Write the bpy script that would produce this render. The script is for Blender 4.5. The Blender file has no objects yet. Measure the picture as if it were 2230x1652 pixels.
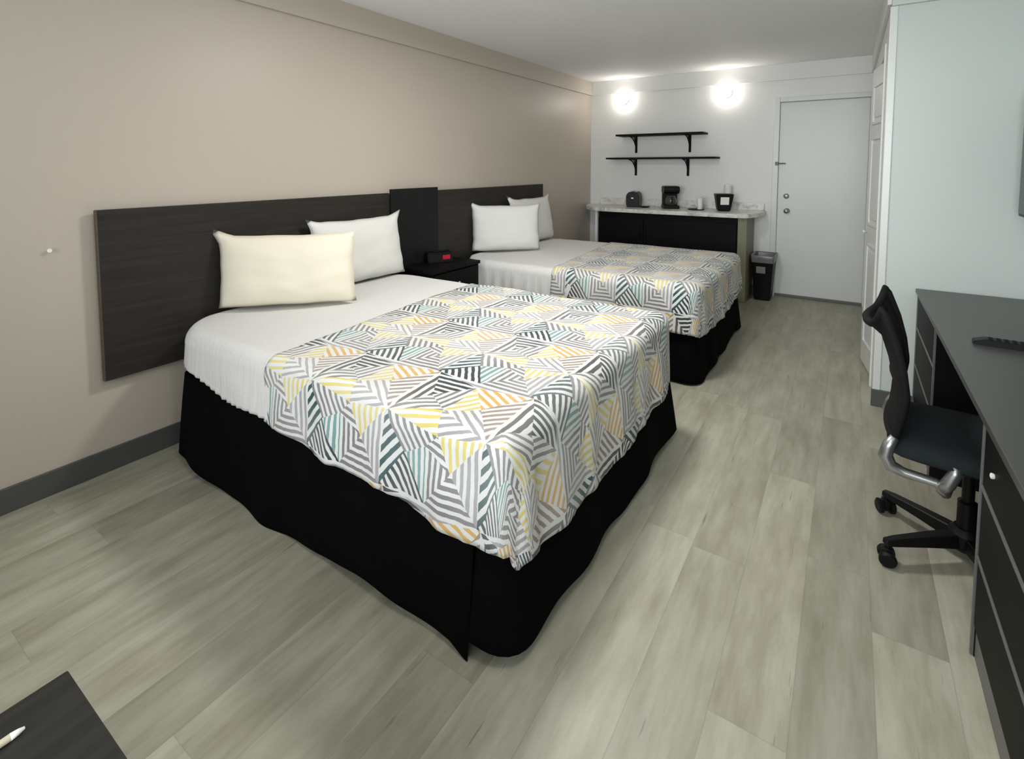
import bpy, bmesh, math, random
from mathutils import Vector, Matrix, noise

random.seed(7)
scene = bpy.context.scene
COL = scene.collection
PI = math.pi

# ------------------------------------------------------------------ camera
cam_data = bpy.data.cameras.new('camera')
cam = bpy.data.objects.new('camera', cam_data)
COL.objects.link(cam)
cam_data.sensor_fit = 'HORIZONTAL'
cam_data.sensor_width = 36.0
cam_data.lens = 1119.634 / 2230 * 36.0
cam_data.shift_x = 0.0
cam_data.shift_y = -(826 - 437.16) / 2230
cam_data.clip_start = 0.05
cam.location = (2.781, -6.072, 1.386)
_y, _p, _r = math.radians(33.301), math.radians(3.869), math.radians(-0.043)
F = Vector((-math.sin(_y) * math.cos(_p), math.cos(_y) * math.cos(_p), -math.sin(_p)))
R = Vector((math.cos(_y), math.sin(_y), 0))
U = R.cross(F)
R2 = R * math.cos(_r) + U * math.sin(_r)
U2 = -R * math.sin(_r) + U * math.cos(_r)
M = Matrix((R2, U2, -F)).transposed().to_4x4()
M.translation = cam.location
cam.matrix_world = M
scene.camera = cam

# ------------------------------------------------------------------ world, lights, exposure
world = bpy.data.worlds.new('world')
scene.world = world
world.use_nodes = True
world.node_tree.nodes['Background'].inputs[0].default_value = (0.8, 0.9, 1.0, 1)
world.node_tree.nodes['Background'].inputs[1].default_value = 0.3
scene.view_settings.view_transform = 'Standard'
scene.view_settings.look = 'None'
scene.view_settings.gamma = 1
scene.view_settings.use_curve_mapping = False
scene.view_settings.exposure = 0.06


def area_light(name, loc, target, sx, sy, watts, color):
    d = bpy.data.lights.new(name, 'AREA')
    d.shape = 'RECTANGLE'
    d.size, d.size_y = sx, sy
    d.energy = watts
    d.color = color
    o = bpy.data.objects.new(name, d)
    COL.objects.link(o)
    o.location = loc
    o.rotation_euler = (Vector(target) - Vector(loc)).to_track_quat('-Z', 'Y').to_euler()
    return o


# flush ceiling lamp over the beds, just above the frame: the key light
cl = area_light('ceiling_lamp_light', (1.60, -3.75, 2.36), (1.60, -3.75, 0), 0.36, 0.36, 33, (1.0, 0.98, 0.94))
cl.data.shape = 'DISK'
# added point light without a fixture, above the camera, brightens the ceiling
d_ = bpy.data.lights.new('ceiling_fill_light', 'POINT')
d_.shadow_soft_size = 0.12
d_.energy = 17
d_.color = (1.0, 0.98, 0.93)
o_ = bpy.data.objects.new('ceiling_fill_light', d_)
COL.objects.link(o_)
o_.location = (2.5, -5.4, 1.95)
# added cool fill light behind the camera, aimed at the back wall
wl = area_light('front_fill_light', (2.2, -7.55, 1.45), (1.9, 0.0, 1.75), 2.4, 1.5, 42, (0.92, 0.97, 1.0))
wl.data.spread = math.radians(110)

# ------------------------------------------------------------------ materials


def srgb(r, g, b):
    f = lambda c: (c / 255 / 12.92) if c / 255 <= 0.04045 else ((c / 255 + 0.055) / 1.055) ** 2.4
    return (f(r), f(g), f(b), 1)


class NT:
    def __init__(self, name):
        self.m = bpy.data.materials.new(name)
        self.m.use_nodes = True
        self.t = self.m.node_tree
        self.b = self.t.nodes['Principled BSDF']

    def n(self, typ, **kw):
        nd = self.t.nodes.new(typ)
        for k, v in kw.items():
            setattr(nd, k, v)
        return nd

    def put(self, sock, v):
        if isinstance(v, bpy.types.NodeSocket):
            self.t.links.new(v, sock)
        else:
            sock.default_value = v

    def math(self, op, a, b=None, c=None):
        nd = self.n('ShaderNodeMath', operation=op)
        self.put(nd.inputs[0], a)
        if b is not None:
            self.put(nd.inputs[1], b)
        if c is not None:
            self.put(nd.inputs[2], c)
        return nd.outputs[0]

    def vmath(self, op, a, b=None, scale=None):
        nd = self.n('ShaderNodeVectorMath', operation=op)
        self.put(nd.inputs[0], a)
        if b is not None:
            self.put(nd.inputs[1], b)
        if scale is not None:
            self.put(nd.inputs['Scale'], scale)
        return nd.outputs['Value'] if op in ('DOT_PRODUCT', 'LENGTH') else nd.outputs['Vector']

    def mix(self, f, a, b, blend='MIX'):
        nd = self.n('ShaderNodeMix', data_type='RGBA', blend_type=blend)
        self.put(nd.inputs['Factor'], f)
        self.put(nd.inputs['A'], a)
        self.put(nd.inputs['B'], b)
        return nd.outputs['Result']

    def noise(self, vec, scale, detail=3, rough=0.5, col=False):
        nd = self.n('ShaderNodeTexNoise')
        if vec is not None:
            self.put(nd.inputs['Vector'], vec)
        nd.inputs['Scale'].default_value = scale
        nd.inputs['Detail'].default_value = detail
        nd.inputs['Roughness'].default_value = rough
        return nd.outputs['Color' if col else 'Fac']

    def obj(self):
        return self.n('ShaderNodeTexCoord').outputs['Object']

    def scale(self, vec, s):
        nd = self.n('ShaderNodeMapping')
        self.put(nd.inputs['Vector'], vec)
        nd.inputs['Scale'].default_value = s
        return nd.outputs[0]

    def bump(self, h, strength=0.3, dist=0.01):
        nd = self.n('ShaderNodeBump')
        nd.inputs['Strength'].default_value = strength
        nd.inputs['Distance'].default_value = dist
        self.put(nd.inputs['Height'], h)
        self.t.links.new(nd.outputs[0], self.b.inputs['Normal'])

    def ramp(self, f, stops, interp='LINEAR'):
        nd = self.n('ShaderNodeValToRGB')
        nd.color_ramp.interpolation = interp
        e = nd.color_ramp.elements
        while len(e) < len(stops):
            e.new(0.5)
        for x, (p, c) in zip(e, stops):
            x.position = p
            x.color = c
        self.put(nd.inputs[0], f)
        return nd.outputs[0]

    def col(self, c):
        self.put(self.b.inputs['Base Color'], c)


def plain(name, rgb, rough=0.5, metal=0.0, var=0.06, nscale=8.0, bump=0.0, bscale=200.0, spec=0.5):
    t = NT(name)
    v = t.noise(t.obj(), nscale, 3)
    c = srgb(*rgb)
    lo = tuple(x * (1 - var) for x in c[:3]) + (1,)
    hi = tuple(min(1, x * (1 + var)) for x in c[:3]) + (1,)
    t.col(t.mix(v, lo, hi))
    t.b.inputs['Roughness'].default_value = rough
    t.b.inputs['Metallic'].default_value = metal
    t.b.inputs['Specular IOR Level'].default_value = spec
    if bump:
        t.bump(t.noise(t.obj(), bscale, 2), bump, 0.002)
    return t.m


def wall_paint(name, rgb, rough=0.45, ribs=0.0, axis=1, orange=0.15):
    t = NT(name)
    o = t.obj()
    v = t.noise(o, 1.3, 4)
    c = srgb(*rgb)
    lo = tuple(x * 0.97 for x in c[:3]) + (1,)
    hi = tuple(min(1, x * 1.03) for x in c[:3]) + (1,)
    t.col(t.mix(v, lo, hi))
    t.b.inputs['Roughness'].default_value = rough
    if ribs:
        s = (6, 160, 6) if axis == 1 else (160, 6, 6)
        h = t.noise(t.scale(o, s), 1.0, 3)
        t.bump(h, ribs, 0.002)
    else:
        t.bump(t.noise(o, 90, 2), orange, 0.002)
    return t.m


def wood_dark(name, rgb, rough=0.35, axis='y', contrast=0.25, spec=0.5):
    t = NT(name)
    s = {'y': (60, 2.0, 60), 'x': (2.0, 60, 60), 'z': (60, 60, 2.0)}[axis]
    h = t.noise(t.scale(t.obj(), s), 1.0, 5, 0.6)
    c = srgb(*rgb)
    lo = tuple(x * (1 - contrast) for x in c[:3]) + (1,)
    hi = tuple(x * (1 + contrast) for x in c[:3]) + (1,)
    t.col(t.ramp(h, [(0.3, lo), (0.7, hi)]))
    t.b.inputs['Roughness'].default_value = rough
    t.b.inputs['Specular IOR Level'].default_value = spec
    t.bump(h, 0.08, 0.001)
    return t.m


def floor_material():
    t = NT('vinyl_plank')
    o = t.obj()
    sep = t.n('ShaderNodeSeparateXYZ')
    t.put(sep.inputs[0], o)
    x, y = sep.outputs[0], sep.outputs[1]
    W, L = 0.1795, 1.22
    xr = t.math('DIVIDE', t.math('ADD', x, 0.167), W)
    row = t.math('FLOOR', xr)
    wn = t.n('ShaderNodeTexWhiteNoise', noise_dimensions='1D')
    t.put(wn.inputs['W'], row)
    yr = t.math('DIVIDE', t.math('ADD', y, t.math('MULTIPLY', wn.outputs['Value'], 3.7)), L)
    pl = t.math('FLOOR', yr)
    cx = t.n('ShaderNodeCombineXYZ')
    t.put(cx.inputs[0], row)
    t.put(cx.inputs[1], pl)
    wn2 = t.n('ShaderNodeTexWhiteNoise', noise_dimensions='3D')
    t.put(wn2.inputs['Vector'], cx.outputs[0])
    tone = wn2.outputs['Value']
    # grain, shifted per plank
    sh = t.vmath('ADD', o, t.vmath('SCALE', wn2.outputs['Color'], scale=9.0))
    g1 = t.noise(t.scale(sh, (18, 2.6, 1)), 1.0, 7, 0.66)
    g2 = t.noise(t.scale(sh, (6, 2.2, 1)), 1.0, 4, 0.55)
    g3 = t.noise(t.scale(sh, (70, 3.5, 1)), 1.0, 4, 0.6)
    base = t.ramp(tone, [(0.0, srgb(160, 158, 143)), (0.35, srgb(168, 166, 150)), (0.7, srgb(174, 172, 156)), (1.0, srgb(184, 182, 166))])
    c = t.mix(t.ramp(g1, [(0.36, (0, 0, 0, 1)), (0.62, (1, 1, 1, 1))]), t.mix(1.0, base, srgb(226, 224, 219), 'MULTIPLY'), base)
    c = t.mix(t.ramp(g2, [(0.34, (0.6, 0.6, 0.6, 1)), (0.6, (0, 0, 0, 1))]), c, t.mix(1.0, c, srgb(222, 218, 211), 'MULTIPLY'))
    streak = t.ramp(g3, [(0.25, (0.85, 0.85, 0.85, 1)), (0.34, (0, 0, 0, 1))])
    c = t.mix(streak, c, srgb(112, 106, 94))
    # knots
    vo = t.n('ShaderNodeTexVoronoi')
    t.put(vo.inputs['Vector'], t.scale(sh, (2.4, 0.9, 1)))
    vo.inputs['Scale'].default_value = 1.0
    kn = t.ramp(vo.outputs['Distance'], [(0.0, (0.75, 0.75, 0.75, 1)), (0.055, (0, 0, 0, 1))])
    c = t.mix(kn, c, srgb(110, 101, 88))
    # seams
    fx = t.math('FRACT', xr)
    ex = t.math('MINIMUM', fx, t.math('SUBTRACT', 1.0, fx))
    fy = t.math('FRACT', yr)
    ey = t.math('MINIMUM', fy, t.math('SUBTRACT', 1.0, fy))
    seam = t.math('MAXIMUM', t.math('LESS_THAN', ex, 0.008), t.math('LESS_THAN', ey, 0.0012))
    c = t.mix(t.math('MULTIPLY', seam, 0.2), c, srgb(95, 90, 80))
    t.col(c)
    rr = t.math('MULTIPLY_ADD', g1, 0.15, 0.36)
    t.put(t.b.inputs['Roughness'], rr)
    t.b.inputs['Specular IOR Level'].default_value = 0.4
    t.bump(t.math('SUBTRACT', g1, t.math('MULTIPLY', seam, 0.6)), 0.12, 0.002)
    return t.m


def coverlet_material():
    """striped facets: a repeating tile of triangles, each with its own stripe
    direction and colours, laid in the cloth's own flat coordinates (UV, metres)"""
    t = NT('geometric_striped_coverlet')
    uv = t.n('ShaderNodeUVMap').outputs[0]
    P, Q = 0.385, 0.50
    wob = t.vmath('SUBTRACT', t.noise(t.scale(uv, (9, 9, 9)), 1.0, 2, col=True), (0.5, 0.5, 0.5))
    wob2 = t.vmath('SUBTRACT', t.noise(t.scale(uv, (45, 45, 45)), 1.0, 2, col=True), (0.5, 0.5, 0.5))
    p = t.vmath('ADD', uv, t.vmath('ADD', t.vmath('SCALE', wob, scale=0.010), t.vmath('SCALE', wob2, scale=0.004)))
    sep = t.n('ShaderNodeSeparateXYZ')
    t.put(sep.inputs[0], p)
    u = t.math('FLOORED_MODULO', sep.outputs[0], P)
    v = t.math('FLOORED_MODULO', sep.outputs[1], Q)
    cb = t.n('ShaderNodeCombineXYZ')
    t.put(cb.inputs[0], u)
    t.put(cb.inputs[1], v)
    cb.inputs[2].default_value = 1.0
    q = cb.outputs[0]
    grey, lgrey, dark, teal = srgb(124, 121, 122), srgb(156, 153, 156), srgb(44, 54, 58), srgb(36, 74, 78)
    yel, och, tau, char, mint = srgb(208, 192, 112), srgb(206, 162, 84), srgb(146, 128, 118), srgb(78, 76, 76), srgb(110, 150, 148)
    # named points of the tile (u, v)
    C, A, B = (0.0, 0.0), (0.015, 0.24), (0.098, 0.125)
    D, O, G = (0.19, 0.0), (0.29, 0.12), (0.235, 0.215)
    E_, C2, A2, B2 = (0.19, 0.17), (0.385, 0.0), (0.40, 0.24), (0.483, 0.125)
    # upper half (lies on top of the bed)
    H, I, J = (0.20, 0.30), (0.10, 0.36), (0.30, 0.36)
    K0, K1 = (0.015, 0.50), (0.40, 0.50)
    L_ = (0.20, 0.47)
    S = 0.0245
    tris = [
        # points, stripe direction vector, colour, period, duty
        ((C, B, A), (0.085, 0.095), teal, 0.030, 0.50),
        ((C, D, B), (0.092, -0.125), dark, 0.024, 0.50),
        ((A, B, E_), (0.083, -0.115), grey, S, 0.48),
        ((A, E_, G), (0.083, -0.115), grey, S, 0.48),
        ((B, D, E_), (0.0, 1.0), mint, S, 0.50),
        ((D, O, E_), (0.0, 1.0), grey, S, 0.50),
        ((D, C2, O), (1.0, 0.0), grey, S, 0.52),
        ((C2, A2, O), (0.0, 1.0), lgrey, S, 0.50),
        ((E_, O, G), (1.0, -0.25), grey, S, 0.48),
        ((G, O, A2), (-0.12, 1.0), yel, 0.026, 0.46),
        # band above the fold
        ((A, G, H), (1.0, 0.25), yel, 0.026, 0.45),
        ((A, H, I), (1.0, 0.62), grey, S, 0.45),
        ((G, A2, H), (0.9, 0.35), lgrey, S, 0.42),
        ((H, A2, J), (1.0, -0.7), lgrey, S, 0.40),
        ((A, I, K0), (0.0, 1.0), char, 0.030, 0.50),
        ((I, H, L_), (0.25, 1.0), grey, S, 0.46),
        ((I, L_, K0), (1.0, 0.08), dark, 0.026, 0.55),
        ((H, J, L_), (0.8, 1.0), yel, 0.028, 0.46),
        ((J, A2, K1), (1.0, 0.9), tau, S, 0.48),
        ((J, K1, L_), (1.0, -0.55), och, 0.027, 0.46),
        ((K0, L_, K1), (1.0, 0.0), lgrey, S, 0.46),
    ]
    acc_s = acc_c = None
    for pts, d, colr, per, duty in tris:
        shifts = [(0, 0)]
        if max(x for x, _ in pts) > P + 1e-6:
            shifts.append((-P, 0))
        for sx, sy in shifts:
            pp = [(x + sx, y + sy) for x, y in pts]
            cxm = sum(x for x, _ in pp) / 3
            cym = sum(y for _, y in pp) / 3
            ms = []
            for k in range(3):
                (x0, y0), (x1, y1) = pp[k], pp[(k + 1) % 3]
                a, b = -(y1 - y0), (x1 - x0)
                c = -(a * x0 + b * y0)
                if a * cxm + b * cym + c < 0:
                    a, b, c = -a, -b, -c
                ms.append(t.vmath('DOT_PRODUCT', q, (a, b, c)))
            m = t.math('GREATER_THAN', t.math('MINIMUM', t.math('MINIMUM', ms[0], ms[1]), ms[2]), 0.0)
            ln = math.hypot(*d)
            nx, ny = -d[1] / ln, d[0] / ln
            off = -(nx * pp[0][0] + ny * pp[0][1]) / per
            st = t.math('FRACT', t.math('ADD', t.vmath('DOT_PRODUCT', q, (nx / per, ny / per, off)), 100.0))
            on = t.math('MULTIPLY', m, t.math('LESS_THAN', st, duty))
            cc = t.vmath('SCALE', colr[:3], scale=on)
            acc_s = on if acc_s is None else t.math('MAXIMUM', acc_s, on)
            acc_c = cc if acc_c is None else t.vmath('MAXIMUM', acc_c, cc)
    white = srgb(214, 214, 212)
    c = t.mix(acc_s, white, acc_c)
    # slow change of the printed ink over the cloth
    c = t.mix(t.math('MULTIPLY', t.ramp(t.noise(t.scale(uv, (3, 3, 3)), 1.0, 2), [(0.4, (0, 0, 0, 1)), (0.7, (1, 1, 1, 1))]), 0.25), c, white)
    t.col(c)
    t.b.inputs['Roughness'].default_value = 0.85
    t.b.inputs['Sheen Weight'].default_value = 0.1
    h = t.math('ADD', t.math('MULTIPLY', t.noise(t.scale(uv, (28, 28, 28)), 1.0, 3), 1.0), t.math('MULTIPLY', acc_s, -0.25))
    t.bump(h, 0.35, 0.006)
    return t.m


def fabric(name, rgb, rough=0.9, bump=0.2, scale=60.0, var=0.03, fine=900.0, spec=0.2):
    t = NT(name)
    o = t.obj()
    c = srgb(*rgb)
    v = t.noise(o, 5, 3)
    t.col(t.mix(v, tuple(x * (1 - var) for x in c[:3]) + (1,), tuple(min(1, x * (1 + var)) for x in c[:3]) + (1,)))
    t.b.inputs['Roughness'].default_value = rough
    t.b.inputs['Specular IOR Level'].default_value = spec
    t.bump(t.math('ADD', t.noise(o, scale, 3), t.math('MULTIPLY', t.noise(o, fine, 1), 0.2)), bump, 0.004)
    return t.m


def sheet_fabric():
    t = NT('white_sheet')
    o = t.obj()
    c = srgb(213, 212, 210)
    t.col(t.mix(t.noise(o, 5, 3), tuple(v * 0.985 for v in c[:3]) + (1,), c))
    t.b.inputs['Roughness'].default_value = 0.9
    t.b.inputs['Specular IOR Level'].default_value = 0.2
    # fine gathers running down the sides, faint creases on top
    t.bump(t.math('ADD', t.noise(t.scale(o, (70, 70, 5)), 1.0, 3, 0.6), t.math('MULTIPLY', t.noise(o, 14, 3), 0.5)), 0.5, 0.006)
    return t.m


def marble(name):
    t = NT(name)
    o = t.obj()
    w = t.vmath('ADD', o, t.vmath('SCALE', t.noise(t.scale(o, (4, 4, 4)), 1, 4, col=True), scale=0.35))
    n = t.noise(w, 9, 5, 0.65)
    t.col(t.ramp(n, [(0.3, srgb(138, 138, 134)), (0.45, srgb(206, 205, 200)), (0.55, srgb(228, 227, 222)), (0.72, srgb(176, 174, 170))]))
    t.b.inputs['Roughness'].default_value = 0.3
    return t.m


def emissive(name, rgb, strength):
    t = NT(name)
    t.col(srgb(*rgb))
    t.b.inputs['Emission Color'].default_value = srgb(*rgb)
    t.b.inputs['Emission Strength'].default_value = strength
    return t.m


MAT = dict(
    floor=floor_material(),
    wall_left=wall_paint('taupe_wallpaper', (186, 176, 163), 0.45, ribs=0.2),
    wall_white=wall_paint('white_wall_paint', (224, 225, 222), 0.4),
    wall_cool=wall_paint('pale_blue_wall_paint', (193, 201, 197), 0.5),
    ceiling=wall_paint('ceiling_paint', (240, 240, 240), 0.8, orange=0.5),
    trim_white=plain('white_semi_gloss', (214, 217, 214), 0.3, var=0.02),
    door=plain('white_door_paint', (216, 219, 216), 0.35, var=0.02),
    base=plain('grey_vinyl_base', (76, 77, 75), 0.45, var=0.05),
    dark_wood=wood_dark('espresso_wood', (43, 40, 36), 0.5, spec=0.25),
    dark_wood_z=wood_dark('espresso_wood_panel', (24, 24, 25), 0.5, 'z', spec=0.2),
    black_lam=wood_dark('black_laminate', (10, 10, 11), 0.55, 'z', 0.15, spec=0.12),
    desk_top=plain('charcoal_desk_top', (66, 67, 65), 0.35, var=0.04),
    table_top=wood_dark('charcoal_table_wood', (40, 39, 37), 0.5, spec=0.3),
    trim_grey=plain('grey_edge_trim', (98, 98, 98), 0.4),
    skirt=fabric('black_skirt_fabric', (8, 8, 9), 0.95, 0.25, 30, 0.1, spec=0.05),
    sheet=sheet_fabric(),
    pillow=fabric('white_pillowcase', (218, 218, 214), 0.9, 0.15, 18, 0.01),
    pillow_warm_lit=fabric('warm_lit_pillowcase', (228, 220, 202), 0.9, 0.15, 18, 0.01),  # white pillowcase with the warmth of the light put into its colour
    mattress=fabric('mattress_ticking', (220, 220, 215), 0.9, 0.1),
    wood_frame=plain('pine_frame', (150, 120, 90), 0.6),
    coverlet=coverlet_material(),
    marble=marble('grey_marble_laminate'),
    black_plastic=plain('black_plastic', (14, 14, 15), 0.45, var=0.05, spec=0.2),
    black_matte=plain('black_matte', (17, 17, 18), 0.75, var=0.1, bump=0.3, bscale=600, spec=0.2),
    mesh_fabric=fabric('black_mesh_fabric', (15, 15, 16), 0.8, 0.4, 400, 0.2),
    seat_fabric=fabric('charcoal_seat_fabric', (34, 40, 42), 0.85, 0.3, 500, 0.1),
    silver=plain('brushed_silver', (170, 172, 172), 0.35, 0.9, var=0.03),
    chrome=plain('polished_chrome', (200, 200, 200), 0.2, 1.0, var=0.02),
    beige=plain('beige_end_panel', (124, 122, 98), 0.5),
    white_plastic=plain('white_plastic', (232, 232, 230), 0.4, var=0.01),
    paper=plain('white_paper', (236, 234, 230), 0.8, var=0.01),
    bag=plain('smoky_bin_liner', (110, 112, 112), 0.3, var=0.2, nscale=20),
    label_grey=plain('grey_label', (120, 118, 116), 0.6),
    glass=None,
    red_led=emissive('red_clock_display', (150, 16, 44), 0.35),
    bulb=emissive('lit_frosted_glass', (255, 247, 238), 62.0),
    tv_screen=plain('dark_tv_screen', (20, 30, 31), 0.25, var=0.02),
    tv_frame=plain('tv_bezel', (38, 52, 50), 0.5),
    cream=plain('cream_pen_plastic', (242, 236, 210), 0.35, var=0.02),
    red_pl=plain('dark_red_plastic', (90, 20, 30), 0.4),
)
_g = NT('smoked_glass')
_g.b.inputs['Base Color'].default_value = srgb(150, 140, 130)
_g.b.inputs['Transmission Weight'].default_value = 0.85
_g.b.inputs['Roughness'].default_value = 0.05
MAT['glass'] = _g.m

# ------------------------------------------------------------------ helpers
OFF = Vector((0, 0, 0))      # base point of the thing being built


def thing(name, label, cat, loc=(0, 0, 0), rotz=0.0, group=None, local=False):
    global OFF
    o = bpy.data.objects.new(name, None)
    COL.objects.link(o)
    o.empty_display_size = 0.1
    o.location = loc
    o.rotation_euler = (0, 0, rotz)
    o['label'] = label
    o['category'] = cat
    if group:
        o['group'] = group
    OFF = Vector((0, 0, 0)) if local else Vector(loc)
    return o


def world_space():
    global OFF
    OFF = Vector((0, 0, 0))


def tag(o, label, cat, group=None):
    o['label'] = label
    o['category'] = cat
    if group:
        o['group'] = group
    return o


def struct(o):
    o['kind'] = 'structure'
    return o


def from_bm(name, bm, mat, parent=None, smooth=False):
    bmesh.ops.recalc_face_normals(bm, faces=bm.faces)
    me = bpy.data.meshes.new(name)
    if parent is not None and OFF.length > 0:
        bmesh.ops.translate(bm, verts=bm.verts, vec=-OFF)
    bm.to_mesh(me)
    bm.free()
    if smooth:
        for p in me.polygons:
            p.use_smooth = True
    mats = mat if isinstance(mat, (list, tuple)) else [mat]
    for m in mats:
        me.materials.append(MAT[m] if isinstance(m, str) else m)
    o = bpy.data.objects.new(name, me)
    COL.objects.link(o)
    if parent is not None:
        o.parent = parent
    return o


def bm_box(bm, x0, x1, y0, y1, z0, z1, bev=0.0, seg=2):
    r = bmesh.ops.create_cube(bm, size=1.0)
    vs = r['verts']
    for v in vs:
        v.co = Vector((x0 + (v.co.x + .5) * (x1 - x0), y0 + (v.co.y + .5) * (y1 - y0), z0 + (v.co.z + .5) * (z1 - z0)))
    if bev > 0:
        es = list({e for v in vs for e in v.link_edges})
        bmesh.ops.bevel(bm, geom=es, offset=bev, segments=seg, affect='EDGES', profile=0.5)
    return vs


def box(name, x0, x1, y0, y1, z0, z1, mat, parent=None, bev=0.003, seg=2):
    bm = bmesh.new()
    bm_box(bm, min(x0, x1), max(x0, x1), min(y0, y1), max(y0, y1), min(z0, z1), max(z0, z1), bev, seg)
    return from_bm(name, bm, mat, parent)


def bm_tube(bm, pts, rad, seg=10, caps=True):
    pts = [Vector(p) for p in pts]
    rads = rad if isinstance(rad, (list, tuple)) else [rad] * len(pts)
    rings = []
    prev = None
    for i, p in enumerate(pts):
        d = (pts[min(i + 1, len(pts) - 1)] - pts[max(i - 1, 0)]).normalized()
        if prev is None:
            a = Vector((0, 0, 1)) if abs(d.z) < 0.9 else Vector((1, 0, 0))
            n = d.cross(a).normalized()
        else:
            n = (prev - d * prev.dot(d)).normalized()
        prev = n
        b = d.cross(n)
        rings.append([bm.verts.new(p + (n * math.cos(2 * PI * k / seg) + b * math.sin(2 * PI * k / seg)) * rads[i]) for k in range(seg)])
    for i in range(len(rings) - 1):
        for k in range(seg):
            bm.faces.new((rings[i][k], rings[i][(k + 1) % seg], rings[i + 1][(k + 1) % seg], rings[i + 1][k]))
    if caps:
        bm.faces.new(rings[0][::-1])
        bm.faces.new(rings[-1])


def tube(name, pts, rad, mat, parent=None, seg=10):
    bm = bmesh.new()
    bm_tube(bm, pts, rad, seg)
    return from_bm(name, bm, mat, parent, True)


def bm_lathe(bm, prof, c=(0, 0, 0), axis='z', seg=24):
    """prof: list of (radius, height) from one end to the other, closed by caps"""
    c = Vector(c)
    rings = []
    for r, h in prof:
        ring = []
        for k in range(seg):
            a = 2 * PI * k / seg
            x, y = r * math.cos(a), r * math.sin(a)
            q = {'z': Vector((x, y, h)), 'x': Vector((h, x, y)), 'y': Vector((x, h, y))}[axis]
            ring.append(bm.verts.new(c + q))
        rings.append(ring)
    for i in range(len(rings) - 1):
        for k in range(seg):
            bm.faces.new((rings[i][k], rings[i][(k + 1) % seg], rings[i + 1][(k + 1) % seg], rings[i + 1][k]))
    bm.faces.new(rings[0][::-1])
    bm.faces.new(rings[-1])


def lathe(name, prof, c, mat, parent=None, axis='z', seg=24, smooth=True):
    bm = bmesh.new()
    bm_lathe(bm, prof, c, axis, seg)
    o = from_bm(name, bm, mat, parent, smooth)
    if smooth:
        auto_sharp(o)
    return o


def auto_sharp(o, ang=35):
    me = o.data
    bm = bmesh.new()
    bm.from_mesh(me)
    for e in bm.edges:
        if len(e.link_faces) == 2 and e.calc_face_angle(0) > math.radians(ang):
            e.smooth = False
    bm.to_mesh(me)
    bm.free()


def prism(name, poly, z0, z1, mat, parent=None, bev=0.004, axis='z'):
    """poly: list of 2-D points; axis z: (x,y); axis y: (x,z); axis x: (y,z)"""
    bm = bmesh.new()

    def mk(p, h):
        return {'z': (p[0], p[1], h), 'y': (p[0], h, p[1]), 'x': (h, p[0], p[1])}[axis]
    a = [bm.verts.new(mk(p, z0)) for p in poly]
    b = [bm.verts.new(mk(p, z1)) for p in poly]
    bm.faces.new(a[::-1])
    bm.faces.new(b)
    n = len(poly)
    for i in range(n):
        bm.faces.new((a[i], a[(i + 1) % n], b[(i + 1) % n], b[i]))
    if bev:
        bmesh.ops.recalc_face_normals(bm, faces=bm.faces)
        es = [e for e in bm.edges if len(e.link_faces) == 2 and e.calc_face_angle(0) > math.radians(25)]
        bmesh.ops.bevel(bm, geom=es, offset=bev, segments=2, affect='EDGES')
    return from_bm(name, bm, mat, parent)


def nz(x, y, z=0.0):
    return noise.noise(Vector((x, y, z)))


# ------------------------------------------------------------------ the room
H = 2.44
XR = 3.66          # right wall
YF = -7.8          # wall behind the camera
YW = -2.5          # front face of the bathroom block
XB = 2.94          # its side face
struct(box('floor', -0.12, XR + 0.12, YF - 0.12, 0.12, -0.1, 0.0, 'floor', bev=0))
struct(box('ceiling', -0.12, XR + 0.12, YF - 0.12, 0.12, H, H + 0.1, 'ceiling', bev=0))
struct(box('wall_left', -0.12, 0.0, YF, 0.0, 0.0, H, 'wall_left', bev=0))
struct(box('wall_front', -0.12, XR + 0.12, YF - 0.12, YF, 0.0, H, 'wall_white', bev=0))
struct(box('wall_right', XR, XR + 0.12, YF, YW, 0.0, H, 'wall_cool', bev=0))
# wall over the dresser end (front face of the bathroom) and its side face with the bathroom doorway
struct(box('wall_bathroom_front', XB, XR + 0.12, YW, YW + 0.11, 0.0, H, 'wall_cool', bev=0))
DY0, DY1, DZ = -2.15, -1.26, 2.06      # bathroom doorway
bm = bmesh.new()
bm_box(bm, XB, XB + 0.11, YW + 0.11, DY0, 0, H)
bm_box(bm, XB, XB + 0.11, DY1, 0, 0, H)
bm_box(bm, XB, XB + 0.11, DY0, DY1, DZ, H)
struct(from_bm('wall_bathroom_side', bm, 'wall_white'))
# back wall with the entrance door opening
DX0, DX1, DZB = 2.142, 2.925, 2.052
bm = bmesh.new()
bm_box(bm, -0.12, DX0, 0.0, 0.12, 0, H)
bm_box(bm, DX0, XR + 0.12, 0.0, 0.12, DZB, H)
bm_box(bm, DX1, XR + 0.12, 0.0, 0.12, 0, DZB)
struct(from_bm('wall_back', bm, 'wall_white'))
# flat frieze boards under the ceiling
struct(box('trim_1', 0.0, 0.022, YF, 0.0, 2.272, H, 'wall_left', bev=0.003))
struct(box('trim_2', 0.022, XB, -0.022, 0.0, 2.272, H, 'wall_white', bev=0.003))
struct(box('trim_3', XB, XR, YW - 0.02, YW, 2.26, H, 'wall_cool', bev=0.003))
struct(box('trim_4', XB - 0.02, XB, YW, -0.022, 2.272, H, 'wall_white', bev=0.003))
# corner bead of the bathroom block
struct(box('trim_5', XB - 0.006, XB + 0.03, YW - 0.006, YW + 0.02, 0.0, 2.26, 'trim_white', bev=0.003))
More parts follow.
